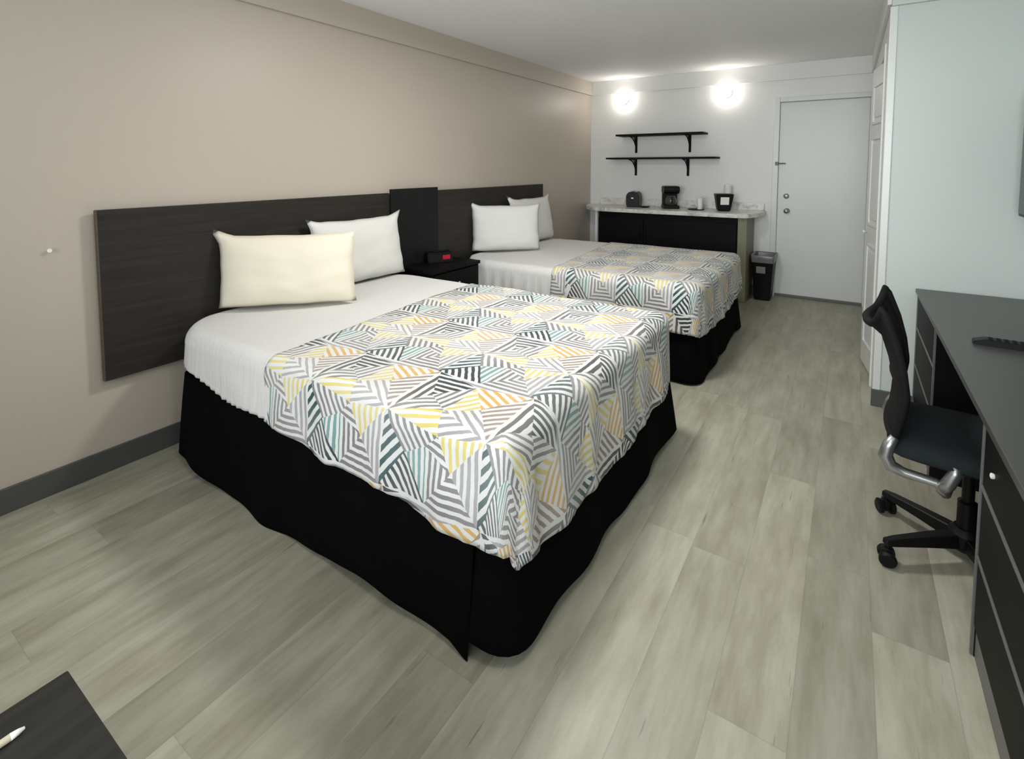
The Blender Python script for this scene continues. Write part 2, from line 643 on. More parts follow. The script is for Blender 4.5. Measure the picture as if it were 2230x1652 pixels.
# baseboards
struct(box('baseboard_left', 0.0, 0.012, YF, -0.01, 0.0, 0.104, 'base', bev=0.003))
struct(box('baseboard_back', 0.012, DX0 - 0.05, -0.012, 0.0, 0.0, 0.1, 'base', bev=0.003))
struct(box('baseboard_bathroom', XB - 0.012, 3.12, YW - 0.012, YW, 0.0, 0.1, 'base', bev=0.003))

# entrance door on the back wall
d = struct(box('door_1', DX0 + 0.006, DX1 - 0.004, 0.02, 0.06, 0.012, DZB - 0.008, 'door', bev=0.003))
fr = bmesh.new()
bm_box(fr, DX0 - 0.05, DX0 + 0.004, -0.014, 0.03, 0, DZB + 0.045, 0.004)
bm_box(fr, DX0 + 0.004, XB - 0.012, -0.014, 0.03, DZB - 0.004, DZB + 0.045, 0.004)
from_bm('door_frame', fr, 'trim_white', d)
bm = bmesh.new()
bm_lathe(bm, [(0.028, 0.0), (0.028, -0.006), (0.012, -0.010), (0.010, -0.035), (0.024, -0.042), (0.027, -0.055), (0.02, -0.066), (0.004, -0.07)], (2.238, 0.02, 0.915), 'y', 20)
o = from_bm('door_knob', bm, 'silver', d, True); o['label'] = 'silver round door knob'
bm = bmesh.new()
bm_lathe(bm, [(0.027, 0.0), (0.027, -0.01), (0.02, -0.016), (0.006, -0.018)], (2.229, 0.02, 1.069), 'y', 20)
bm_box(bm, 2.224, 2.234, -0.012, 0.003, 1.052, 1.086, 0.002)
o = from_bm('deadbolt', bm, 'silver', d, True); o['label'] = 'silver deadbolt thumb turn'
bm = bmesh.new()
bm_box(bm, 2.118, 2.150, -0.03, -0.013, 1.392, 1.428, 0.003)
bm_tube(bm, [(2.145, -0.022, 1.41), (2.175, -0.03, 1.41), (2.215, -0.022, 1.41)], 0.006, 8)
o = from_bm('swing_bar_latch', bm, 'trim_grey', d); o['label'] = 'grey swing bar door guard'
o = box('door_sweep', DX0 + 0.008, DX1 - 0.006, 0.008, 0.02, 0.006, 0.03, 'trim_grey', d, 0.002)

# folding panel door: slightly folded out in the side wall, with casing
bd = bpy.data.objects.new('door_2', None)
COL.objects.link(bd); bd.location = (2.990, DY0 + 0.01, 0); bd['kind'] = 'structure'
bd.rotation_euler = (0, 0, math.radians(8.6))
OFF = Vector((0, 0, 0))
LW, LT = 0.435, 0.035
for lk in range(2):
    bm = bmesh.new()
    ring = ((-LT, 0), (0, 0), (0, LW), (-LT, LW))

    def place(bm):
        if lk:      # second leaf folds back towards the wall from the end of the first
            bmesh.ops.transform(bm, matrix=Matrix.Translation((0, LW + 0.004, 0)) @ Matrix.Rotation(math.radians(-17), 4, 'Z'), verts=bm.verts)
    bm_box(bm, -LT, 0, 0, LW, 0.012, 2.04, 0.003)
    place(bm)
    lf = from_bm('door_leaf', bm, 'trim_white', bd)
    for (za, zb) in ((1.66, 1.93), (0.98, 1.58), (0.16, 0.86)):
        ya, yb = 0.07, LW - 0.07
        bm = bmesh.new()
        for (a, b, c, e) in ((ya, yb, za, za + 0.022), (ya, yb, zb - 0.022, zb), (ya, ya + 0.022, za, zb), (yb - 0.022, yb, za, zb)):
            bm_box(bm, -LT - 0.010, -LT + 0.002, a, b, c, e, 0.004)
        bm_box(bm, -LT - 0.006, -LT + 0.002, ya + 0.045, yb - 0.045, za + 0.045, zb - 0.045, 0.004)
        place(bm)
        from_bm('door_panel', bm, 'trim_white', lf)
bm = bmesh.new()
bm_lathe(bm, [(0.008, 0.0), (0.008, -0.014), (0.014, -0.018), (0.014, -0.024), (0.006, -0.028)], (-LT, LW - 0.03, 0.93), 'x', 18)
from_bm('door_knob', bm, 'trim_white', bd, True)
world_space()
bm = bmesh.new()
bm_box(bm, XB - 0.012, XB + 0.0, DY0 - 0.06, DY0 + 0.0, 0, DZ + 0.06, 0.004)
bm_box(bm, XB - 0.012, XB + 0.0, DY1, DY1 + 0.06, 0, DZ + 0.06, 0.004)
bm_box(bm, XB - 0.012, XB + 0.0, DY0, DY1, DZ, DZ + 0.06, 0.004)
struct(from_bm('trim_6', bm, 'trim_white'))

# window in the wall behind the camera
w = struct(box('window_1', 0.7, 3.3, YF + 0.0, YF + 0.03, 0.7, 2.2, 'trim_white', bev=0.004))

# ------------------------------------------------------------------ round wall lights over the kitchenette
for (x, z, lab) in ((0.445, 2.185, 'round glowing wall light over the shelves near the left corner'),
                    (1.625, 2.183, 'round glowing wall light closer to the white door')):
    L = thing('wall_light', lab, 'lamp', (x, 0.0, z), group='glowing wall lights over the kitchenette')
    lathe('wall_plate', [(0.042, -0.016), (0.048, -0.012), (0.048, -0.001)], (x, 0.0, z), 'white_plastic', L, 'y')
    dome = [(0.042 * math.cos(k * PI / 20), -0.016 - 0.07 * math.sin(k * PI / 20)) for k in range(10)]
    lathe('frosted_dome', dome, (x, 0.0, z), 'bulb', L, 'y')
world_space()

# ------------------------------------------------------------------ headboards, nightstand
for (y0, y1, lab) in ((-5.205, -3.5, 'long dark wood wall panel headboard behind the near bed'),
                      (-3.005, -1.305, 'dark wood wall panel headboard behind the far bed')):
    hb = thing('headboard', lab, 'headboard', (0.0, (y0 + y1) / 2, 0.43), group='dark wood headboards')
    box('panel', 0.024, 0.047, y0, y1, 0.43, 1.195, 'dark_wood', hb, 0.002)
    box('wall_cleat', 0.001, 0.024, y0 + 0.08, y1 - 0.08, 0.6, 0.7, 'dark_wood', hb, 0.002)
    o = box('edge_band', 0.0245, 0.0475, y0 - 0.0015, y0 + 0.004, 0.431, 1.194, wood_dark('brown_edge_band', (78, 66, 52), 0.5, 'z'), hb, 0.001)
    o['label'] = 'lighter brown edge band'
world_space()
ns = thing('nightstand', 'black nightstand with a tall back panel between the two beds', 'nightstand', (0.2, -3.16, 0))
box('back_panel', 0.048, 0.068, -3.5, -3.006, 0.0, 1.222, 'dark_wood_z', ns, 0.002)
box('top', 0.068, 0.392, -3.44, -2.885, 0.63, 0.655, 'black_lam', ns, 0.003)
box('side_panel', 0.068, 0.38, -3.43, -3.412, 0.0, 0.63, 'black_lam', ns, 0.002)
box('side_panel', 0.068, 0.38, -2.913, -2.895, 0.0, 0.63, 'black_lam', ns, 0.002)
dr = box('drawer', 0.37, 0.388, -3.41, -2.915, 0.44, 0.62, 'black_lam', ns, 0.002)
o = tube('knob', [(0.388, -3.16, 0.53), (0.41, -3.16, 0.53)], [0.006, 0.012], 'silver', dr)
box('shelf', 0.068, 0.37, -3.412, -2.913, 0.2, 0.218, 'black_lam', ns, 0.002)
world_space()
ck = thing('alarm_clock', 'small black clock radio with a red display on the nightstand', 'clock', (0.17, -3.12, 0.655), rotz=math.radians(-28), local=True)
prism('case', [(-0.045, 0.0), (0.05, 0.0), (0.035, 0.075), (-0.045, 0.082)], -0.10, 0.10, 'black_plastic', ck, 0.006, axis='y')
o = box('display', 0.043, 0.0485, 0.015, 0.075, 0.024, 0.056, 'red_led', ck, 0.001)
o.rotation_euler = (0, 0, 0)
o['label'] = 'red lit display'
o = box('snooze_button', -0.02, 0.01, -0.05, 0.05, 0.078, 0.086, 'black_plastic', ck, 0.002)
world_space()

# ------------------------------------------------------------------ beds


def edge(d, r):
    if d <= 0:
        return 0.0, 0.0
    if d < r * PI / 2:
        return r * math.sin(d / r), r * (1 - math.cos(d / r))
    return r, r + (d - r * PI / 2)


def drape(name, xh, xf, y0, y1, zt, a0, drop_n, drop_f, drop_x, mat, parent=None, r=0.06, flare=0.05, res=0.02, wr=0.008,
          fold=0.006, foldk=70.0, seed=0.0, thick=0.006, sag=0.0, uvo=(0, 6), head_r=0.0, foot_r=0.0):
    """cloth laid on a box xh..xf, y0..y1, top zt.  a0(b): where it starts along x (towards the head);
    drop_*: functions giving how far it hangs over the near side, far side and foot"""
    A1 = xf - r
    bn, bf = y0 + r, y1 - r
    NB_top = max(2, int((bf - bn) / res))
    NBs = 22
    NA_top = max(2, int((A1 - (xh if not callable(a0) else 0.8)) / res))
    NAx = 26 if drop_x else 0
    # rows along b: near drop (from hem up), top, far drop
    bpar = [('n', 1 - k / NBs) for k in range(NBs)] + [('t', k / NB_top) for k in range(NB_top + 1)] + [('f', (k + 1) / NBs) for k in range(NBs)]
    apar = [('t', k / NA_top) for k in range(NA_top + 1)] + [('x', (k + 1) / NAx) for k in range(NAx)]
    bm = bmesh.new()
    uvl = bm.loops.layers.uv.new('UVMap')
    grid = []
    for kb, tb in bpar:
        row = []
        for ka, ta in apar:
            # flat cloth coordinates
            b_on = bn if kb == 'n' else bf if kb == 'f' else bn + (bf - bn) * tb
            start = a0(b_on) if callable(a0) else a0
            a_base = start + (A1 - start) * (ta if ka == 't' else 1.0)
            Ln = drop_n(a_base if ka == 't' else A1)
            Lf = drop_f(a_base if ka == 't' else A1)
            Lx = drop_x(b_on) if drop_x else 0
            db = (tb * Ln if kb == 'n' else tb * Lf if kb == 'f' else 0.0)
            da = ta * Lx if ka == 'x' else 0.0
            sgn = -1 if kb == 'n' else 1
            by = b_on
            if da > 0 and db > 0:
                # a square corner of cloth hangs as a rounded fold
                h = math.hypot(da, db)
                tt = (da ** 5 + db ** 5) ** 0.2
                tt = min(tt, max(da, db) * 1.03)
                ux, uy = da / h, db / h
                # rounder footprint
                out, down = edge(tt, r)
                x = A1 + out * ux + (0.5 - abs(ux * uy)) * 0
                y = by + sgn * out * uy
                cb = math.atan2(db, da)
                s_fold = by if ux > uy else a_base
                damp = abs(ux * ux - uy * uy)
            else:
                out, down = edge(max(da, db), r)
                ux, uy = (1, 0) if da > 0 else (0, 1)
                x = a_base + (out if da > 0 else 0)
                y = by + (sgn * out if db > 0 else 0)
                s_fold = a_base if db > 0 else by
                damp = 1.0
                tt = max(da, db)
            z = zt - down
            hang = max(0.0, down - r)
            if tt > 0:
                k = s_fold * foldk + seed
                f = flare * hang + damp * fold * min(1.0, hang / 0.1) * (math.sin(k + 3 * nz(s_fold * 6, seed)) + 0.8 * nz(s_fold * 30, seed + 2))
                f += 0.016 * damp * min(1, hang / 0.12) * nz(s_fold * 5 + 9, seed, hang * 3)
                x += ux * f
                y += sgn * uy * f
            n_ = nz(x * 3.1 + seed, y * 3.1) * 1.0 + nz(x * 9 + seed, y * 9) * 0.35
            z += wr * n_ * (1.0 if down < r else 0.3)
            if sag and down < 0.001:
                fx = min(1, max(0, (x - xh) / (xf - xh)))
                z -= sag * (1 - math.sin(PI * min(1, max(0, (y - y0) / (y1 - y0)))))
            if head_r and x < xh + head_r:
                q_ = min(head_r, max(0.0, xh + head_r - x))
                sh = head_r - math.sqrt(max(0.0, head_r ** 2 - q_ ** 2))
                y += sh * min(1, max(0, 1 - (y - y0) / 0.55)) - sh * min(1, max(0, 1 - (y1 - y) / 0.55))
            if foot_r and x > xf - foot_r:
                q_ = min(foot_r, x - (xf - foot_r))
                sh = foot_r - math.sqrt(max(0.0, foot_r ** 2 - q_ ** 2))
                y += sh * min(1, max(0, 1 - (y - y0) / 0.5)) - sh * min(1, max(0, 1 - (y1 - y) / 0.5))
            vtx = bm.verts.new((x, y, z))
            row.append((vtx, a_base + da, b_on + sgn * db if kb != 't' else b_on))
        grid.append(row)
    for i in range(len(grid) - 1):
        for j in range(len(grid[0]) - 1):
            q = (grid[i][j], grid[i][j + 1], grid[i + 1][j + 1], grid[i + 1][j])
            f = bm.faces.new([v[0] for v in q])
            for lp, v in zip(f.loops, q):
                lp[uvl].uv = (v[1] + uvo[0], v[2] + uvo[1])
    me = bpy.data.meshes.new(name)
    bmesh.ops.recalc_face_normals(bm, faces=bm.faces)
    up = sum(f.normal.z for f in bm.faces)
    if up < 0:
        bmesh.ops.reverse_faces(bm, faces=bm.faces)
    if parent is not None:
        bmesh.ops.translate(bm, verts=bm.verts, vec=-OFF)
    bm.to_mesh(me)
    bm.free()
    for p in me.polygons:
        p.use_smooth = True
    me.materials.append(MAT[mat])
    o = bpy.data.objects.new(name, me)
    COL.objects.link(o)
    if parent is not None:
        o.parent = parent
    md = o.modifiers.new('thickness', 'SOLIDIFY')
    md.thickness = thick
    md.offset = -1.0
    return o


def lerp(a, b, t):
    t = min(1, max(0, t))
    return a + (b - a) * t


def skirt(name, path, ztop, zbot, parent, fold=0.012, k=26.0, seed=0.0, flare=0.03, round_r=0.05):
    """hanging fabric along a path (xy points, bed on its left-hand side); zbot(s, L) is the height of its hem at
    arc length s.  Corners are rounded."""
    pts = [Vector((p[0], p[1])) for p in path]
    fine = [pts[0]]
    for i in range(1, len(pts) - 1):
        a, b, c = pts[i - 1], pts[i], pts[i + 1]
        u, v = (a - b).normalized(), (c - b).normalized()
        for q in range(7):
            t = q / 6
            fine.append((b + u * round_r) * (1 - t) ** 2 + b * 2 * t * (1 - t) + (b + v * round_r) * t * t)
    fine.append(pts[-1])
    cum = [0]
    for p, q in zip(fine, fine[1:]):
        cum.append(cum[-1] + (q - p).length)
    L = cum[-1]

    def at(s):
        s = min(max(s, 0), L)
        for i in range(len(fine) - 1):
            if s <= cum[i + 1] + 1e-9:
                t = (s - cum[i]) / max(1e-9, cum[i + 1] - cum[i])
                return fine[i] + (fine[i + 1] - fine[i]) * t
    NX, NZ = max(12, int(L / 0.014)), 14
    bm = bmesh.new()
    g = []
    for i in range(NX + 1):
        s = i / NX * L
        p = at(s)
        d = (at(s + 0.012) - at(s - 0.012)).normalized()
        n = Vector((d.y, -d.x))
        zb = zbot(s, L)
        row = []
        for j in range(NZ + 1):
            h = j / NZ
            z = ztop + (zb - ztop) * h
            f = flare * h + fold * h ** 0.7 * (math.sin(s * k + seed + 2.5 * nz(s * 2, seed)) * 0.5 + nz(s * 5, seed + 4, h * 0.7))
            q = p + n * f
            row.append(bm.verts.new((q.x, q.y, z)))
        g.append(row)
    for i in range(NX):
        for j in range(NZ):
            bm.faces.new((g[i][j], g[i + 1][j], g[i + 1][j + 1], g[i][j + 1]))
    o = from_bm(name, bm, 'skirt', parent, True)
    md = o.modifiers.new('thickness', 'SOLIDIFY')
    md.thickness = 0.003
    return o


def bed(root_label, y0, y1, xh, xf, zt, seed):
    b = thing('bed', root_label, 'bed', ((xh + xf) / 2, (y0 + y1) / 2, 0), group='queen beds with black skirts')
    box('box_spring', xh + 0.12, xf - 0.05, y0 + 0.05, y1 - 0.05, 0.17, 0.40, 'skirt', b, 0.02)
    hr = 0.24
    poly = [(xf - 0.13, y0 + 0.03), (xf - 0.06, y0 + 0.06), (xf - 0.03, y0 + 0.13), (xf - 0.03, y1 - 0.13), (xf - 0.06, y1 - 0.06), (xf - 0.13, y1 - 0.03)]
    poly += [(xh + 0.01 + hr * (1 - math.sin(a * PI / 14)), y1 - 0.03 - hr * (1 - math.cos(a * PI / 14))) for a in range(8)]
    poly += [(xh + 0.01 + hr * (1 - math.cos(a * PI / 14)), y0 + 0.03 + hr * (1 - math.sin(a * PI / 14))) for a in range(8)]
    prism('mattress', poly, 0.40, zt - 0.02, 'mattress', b, 0.04)
    box('frame_rail', xh + 0.12, xf - 0.08, y0 + 0.08, y0 + 0.11, 0.12, 0.17, 'black_matte', b, 0.003)
    box('frame_rail', xh + 0.12, xf - 0.08, y1 - 0.11, y1 - 0.08, 0.12, 0.17, 'black_matte', b, 0.003)
    for (lx, ly) in ((xh + 0.2, y0 + 0.1), (xf - 0.2, y0 + 0.1), (xh + 0.2, y1 - 0.1), (xf - 0.2, y1 - 0.1), ((xh + xf) / 2, (y0 + y1) / 2)):
        tube('leg', [(lx, ly, 0.12), (lx, ly, 0.0)], [0.02, 0.016], 'black_matte', b)
    return b


# --- near bed
Y0, Y1, XH, XF, ZT = -4.985, -3.47, 0.10, 2.055, 0.640
nb = bed('near bed with black skirt closest to the camera', Y0, Y1, XH, XF, ZT, 0)
ky = Y0 + 0.03
def zb_near(q, L):
    t = q / L
    z = 0.028 + 0.018 * math.sin(t * 9 + 0.6) + 0.02 * nz(t * 6, 3.0) - 0.012 * math.sin(PI * t)
    e = (L - q) / 0.07          # the last centimetres end in a hanging point
    if e < 1:
        z = z * e
    return max(0.003, z)


def zb_corner(q, L):
    # q runs from the slit round the corner and along the foot
    z = 0.06 - 0.02 * math.exp(-((q - 0.16) / 0.08) ** 2)
    if q > 0.3:
        z = lerp(0.06, 0.03, (q - 0.3) / 0.4) + 0.010 * (math.sin(q * 12) + 0.44) * min(1, (q - 0.3) / 0.2)
    z += 0.02 * min(1, max(0, (q - L + 0.45) / 0.05))
    return z


xk = XF - 0.025
skirt('bed_skirt', [(XH + 0.05, ky + 0.12), (XH + 0.085, ky), (1.935, ky - 0.012)], 0.42, zb_near, nb, seed=1.0, k=17, fold=0.014, flare=0.045)
skirt('bed_skirt', [(1.905, ky + 0.004), (xk, ky + 0.002), (xk, Y1 - 0.03)], 0.42, zb_corner, nb, seed=2.2, k=11, fold=0.014, flare=0.055, round_r=0.06)
skirt('bed_skirt', [(xk, Y1 - 0.03), (XH, Y1 - 0.03)], 0.42, lambda q, L: 0.02, nb, seed=5.4, k=15)
# fitted and flat white sheet: part of the made bed
drape('sheet', XH, XF - 0.01, Y0 + 0.005, Y1 - 0.005, ZT, XH,
      lambda a: (lerp(0.20, 0.27, (a - 0.15) / 0.6) + 0.009 * math.sin(a * 13)) * lerp(1, 0.15, (a - 1.02) / 0.1), lambda a: 0.3 * lerp(1, 0.15, (a - 0.86) / 0.1), None, 'sheet', nb,
      head_r=0.24, r=0.065, wr=0.004, fold=0.0045, foldk=140, seed=3.0, thick=0.004, flare=0.08)
world_space()
cov = drape('coverlet', XH, XF, Y0, Y1, ZT + 0.009, lambda b: lerp(0.93, 0.79, (b - Y0) / (Y1 - Y0)),
            lambda a: lerp(0.285, 0.345, (a - 0.9) / 1.1) + 0.006 * math.sin(a * 11), lambda a: 0.3,
            lambda b: 0.388 + 0.04 * math.sin(2.3 * (b - Y0)), 'coverlet', None,
            r=0.065, wr=0.010, fold=0.006, foldk=24, foot_r=0.03, seed=8.0, flare=0.07, uvo=(-1.186 + 0.385 * 5, 5.216))
tag(cov, 'grey, teal and yellow geometric striped coverlet draped over the near bed', 'bedspread', 'geometric striped coverlets')

# --- far bed
FY0, FY1, FXF, FZT = -2.80, -1.30, 2.03, 0.632
fb = bed('far bed with black skirt beside the dark kitchenette cabinet', FY0, FY1, XH, FXF, FZT, 20)
skirt('bed_skirt', [(XH, FY0 + 0.03), (1.985, FY0 + 0.03), (1.985, FY1 - 0.03), (XH, FY1 - 0.03)], 0.42,
      lambda q, L: 0.02 + 0.01 * math.sin(q * 9), fb, seed=11.0, k=13, fold=0.014, flare=0.06)
drape('sheet', XH, FXF - 0.01, FY0 + 0.005, FY1 - 0.005, FZT, XH,
      lambda a: 0.30 * lerp(1, 0.15, (a - 1.08) / 0.1), lambda a: 0.3 * lerp(1, 0.15, (a - 0.9) / 0.1), None, 'sheet', fb, head_r=0.2, r=0.06, wr=0.004, fold=0.006, foldk=70, seed=31.0, thick=0.004, flare=0.08)
world_space()
cov2 = drape('coverlet', XH, FXF, FY0, FY1, FZT + 0.009, lambda b: lerp(0.98, 0.84, (b - FY0) / (FY1 - FY0)),
             lambda a: lerp(0.31, 0.36, (a - 0.9) / 1.1), lambda a: 0.3,
             lambda b: 0.36 + 0.03 * math.sin(2.6 * (b - FY0)), 'coverlet', None,
             r=0.07, wr=0.006, fold=0.007, foldk=22, foot_r=0.04, seed=18.0, flare=0.07, uvo=(-1.473 + 0.385 * 5, 3.458))
tag(cov2, 'grey, teal and yellow geometric striped coverlet draped over the far bed', 'bedspread', 'geometric striped coverlets')


# --- pillows


def pillow(label, base, yaw, tilt, w, h, th, seed, ears=0.03, wt=(1.5, 0.2), mat='pillow'):
    N = 26
    bm = bmesh.new()
    fr_, bk = {}, {}
    for i in range(N + 1):
        for j in range(N + 1):
            u, v = i / N * 2 - 1, j / N * 2 - 1
            # edges bow inwards between the corners
            ear = 0.035 * max(0, abs(u) - 0.8) / 0.2 * max(0, abs(v) - 0.8) / 0.2 * (wt[0] if u < 0 and v > 0 else wt[1] if v > 0 else 0.1)
            x = u * (w / 2 * (1 - ears * 1.0 * (1 - v * v)) + ear * 0.7) + 0.006 * nz(v * 3, seed, 1)
            z = v * (h / 2 * (1 - (ears * 1.4 if v > 0 else 0.0) * (1 - u * u)) + ear * 0.7) + 0.008 * nz(u * 2.5, seed, 2)
            t_ = th / 2 * (max(0, 1 - abs(u) ** 3.2) ** 0.55) * (max(0, 1 - abs(v) ** 3.2) ** 0.55)
            t_ += 0.006 * nz(u * 3 + seed, v * 3) * (t_ > 0.004)
            # heavier at the bottom
            t_ *= 1.0 + 0.15 * (-v)
            edge_v = abs(u) > 0.999 or abs(v) > 0.999
            p = Vector((x, -t_, z + h / 2))
            p2 = Vector((x, t_, z + h / 2))
            fr_[i, j] = bm.verts.new(p)
            bk[i, j] = fr_[i, j] if edge_v else bm.verts.new(p2)
    for i in range(N):
        for j in range(N):
            bm.faces.new((fr_[i, j], fr_[i + 1, j], fr_[i + 1, j + 1], fr_[i, j + 1]))
            q = (bk[i, j], bk[i, j + 1], bk[i + 1, j + 1], bk[i + 1, j])
            bm.faces.new(q)
    Mx = Matrix.Translation(Vector((0, 0, 0))) @ Matrix.Rotation(yaw, 4, 'Z') @ Matrix.Rotation(-tilt, 4, 'X')
    bmesh.ops.transform(bm, matrix=Mx, verts=bm.verts)
    o = from_bm('pillow', bm, mat, None, True)
    o.location = base
    tag(o, label, 'pillow', 'white bed pillows')
    return o


# local x = width, local -y = front; yaw turns it
pillow('front white pillow on the near bed, tinted as if warmly lit, nearest the camera', (0.318, -4.475, 0.655), math.radians(46), math.radians(4), 0.68, 0.375, 0.17, 1.0, wt=(1.7, 0.1), mat='pillow_warm_lit')
pillow('rear white pillow on the near bed leaning on the headboard behind the front one', (0.19, -3.86, 0.656), math.radians(87), math.radians(10), 0.68, 0.40, 0.15, 2.0, wt=(0.8, 1.3))
pillow('front white pillow on the far bed facing the camera', (0.275, -2.345, 0.648), math.radians(46), math.radians(4), 0.61, 0.40, 0.16, 3.0, wt=(1.4, 0.4))
pillow('rear white pillow on the far bed leaning on the headboard end', (0.20, -1.72, 0.650), math.radians(86), math.radians(10), 0.66, 0.43, 0.15, 4.0, wt=(1.5, 1.2))

# ------------------------------------------------------------------ kitchenette
ct = thing('countertop', 'grey marble-look countertop with rounded corners on the back wall', 'countertop', (1.0, -0.3, 0.87))
CT = [(0.012, -0.002), (0.012, -0.10), (0.05, -0.24), (0.16, -0.45), (0.33, -0.585), (0.45, -0.605), (1.86, -0.605), (1.95, -0.57), (2.02, -0.42), (2.045, -0.25), (2.045, -0.002)]
prism('slab', CT, 0.868, 0.908, 'marble', ct, 0.006)
box('backsplash', 0.14, 2.03, -0.022, -0.002, 0.908, 0.99, 'marble', ct, 0.003)
world_space()
cb = thing('cabinet', 'black two-door base cabinet with a beige end panel under the countertop', 'cabinet', (1.1, -0.27, 0))
box('body', 0.33, 1.845, -0.48, -0.02, 0.06, 0.866, 'black_lam', cb, 0.003)
for (a, b_, hx) in ((0.335, 0.868, 0.84), (0.873, 1.84, 0.9)):
    dd = box('door', a, b_, -0.50, -0.481, 0.08, 0.80, 'black_lam', cb, 0.003)
    tube('handle', [(hx, -0.50, 0.60), (hx, -0.52, 0.60), (hx, -0.52, 0.70), (hx, -0.50, 0.70)], 0.004, 'black_plastic', dd, 8)
box('toe_kick', 0.36, 1.82, -0.44, -0.42, 0.0, 0.06, 'black_lam', cb, 0.002)
o = box('end_panel', 0.295, 0.325, -0.51, -0.02, 0.0, 0.866, 'trim_white', cb, 0.002); o['label'] = 'white left end panel'
o = box('end_panel', 1.85, 1.935, -0.50, -0.02, 0.0, 0.866, 'beige', cb, 0.003); o['label'] = 'beige right end panel'
world_space()


def wall_shelf(label, x0, x1, z, bx):
    s = thing('wall_shelf', label, 'shelf', ((x0 + x1) / 2, 0, z), group='black bracket shelves')
    box('board', x0, x1, -0.25, -0.002, z - 0.010, z + 0.010, 'black_matte', s, 0.002)
    for x in bx:
        bm = bmesh.new()
        bm_box(bm, x - 0.014, x + 0.014, -0.008, -0.002, z - 0.205, z - 0.010, 0.001)
        bm_box(bm, x - 0.012, x + 0.012, -0.235, -0.006, z - 0.018, z - 0.010, 0.001)
        pts = []
        for k in range(9):
            a = k / 8 * PI / 2
            pts.append((x, -0.008 - 0.215 * (1 - math.cos(a)) ** 0.9, z - 0.19 + 0.172 * math.sin(a)))
        bm_tube(bm, pts, 0.007, 8)
        bm_tube(bm, [(x, -0.008, z - 0.11), (x, -0.05, z - 0.06), (x, -0.09, z - 0.016)], 0.006, 8)
        from_bm('bracket', bm, 'black_matte', s)
    world_space()


wall_shelf('upper, shorter black wall shelf on two brackets above the counter', 0.43, 1.43, 1.748, (0.60, 1.235))
wall_shelf('lower, longer black wall shelf on two brackets above the counter', 0.31, 1.565, 1.476, (0.60, 1.22))

CZ = 0.908
# toaster
t_ = thing('toaster', 'black two-slice toaster at the left end of the countertop', 'toaster', (0.66, -0.22, CZ), rotz=math.radians(12), local=True)
prism('body', [(-0.075, 0.012), (0.075, 0.012), (0.078, 0.13), (0.06, 0.165), (0.035, 0.178), (-0.035, 0.178), (-0.06, 0.165), (-0.078, 0.13)], -0.12, 0.12, 'black_plastic', t_, 0.008, axis='y')
box('slot', -0.045, -0.018, -0.085, 0.085, 0.176, 0.1795, 'silver', t_, 0.001)
box('slot', 0.018, 0.045, -0.085, 0.085, 0.176, 0.1795, 'silver', t_, 0.001)
box('lever', -0.015, 0.015, -0.145, -0.12, 0.10, 0.115, 'silver', t_, 0.003)
box('base', -0.07, 0.07, -0.11, 0.11, 0.0, 0.012, 'black_plastic', t_, 0.002)
world_space()
ts = lathe('saucer', [(0.03, 0.0), (0.05, 0.004), (0.062, 0.012), (0.058, 0.014), (0.04, 0.008)], (0, 0, 0), 'black_plastic')
ts.location = (0.81, -0.28, CZ)
tag(ts, 'small dark dish beside the toaster', 'dish')
# coffee maker
cm = thing('coffee_maker', 'black drip coffee maker in the middle of the countertop', 'coffee maker', (1.08, -0.20, CZ), rotz=math.radians(25), local=True)
box('base', -0.085, 0.085, -0.12, 0.11, 0.0, 0.035, 'black_plastic', cm, 0.008)
box('water_tank', -0.08, 0.08, 0.02, 0.11, 0.03, 0.235, 'black_plastic', cm, 0.01)
prism('brew_head', [(-0.11, 0.24), (-0.115, 0.20), (-0.07, 0.165), (0.03, 0.165), (0.11, 0.175), (0.11, 0.25), (-0.10, 0.25)], -0.085, 0.085, 'black_plastic', cm, 0.008, axis='x')
cf = lathe('carafe', [(0.045, 0.0), (0.058, 0.02), (0.06, 0.06), (0.048, 0.095), (0.04, 0.11)], (0, -0.05, 0.036), 'glass', cm)
tube('handle', [(0, -0.105, 0.13), (0.0, -0.135, 0.125), (0.0, -0.14, 0.07), (0, -0.11, 0.06)], 0.007, 'black_plastic', cf, 8)
world_space()
# tray with a white cup
tr = lathe('tray', [(0.07, 0.0), (0.085, 0.004), (0.09, 0.010), (0.084, 0.010), (0.07, 0.004)], (0, 0, 0), 'black_plastic')
tr.location = (1.385, -0.28, CZ)
tag(tr, 'small dark round tray under the white cup on the countertop', 'tray')
cp = thing('cup', 'tall white disposable cup on the dark tray', 'cup', (1.425, -0.28, CZ + 0.006))
cpx = (1.425, -0.28, CZ + 0.006)
lathe('cup_body', [(0.026, 0.0), (0.036, 0.12)], cpx, 'white_plastic', cp)
lathe('rim', [(0.036, 0.118), (0.0385, 0.121), (0.0385, 0.125), (0.034, 0.127)], cpx, 'white_plastic', cp)
world_space()
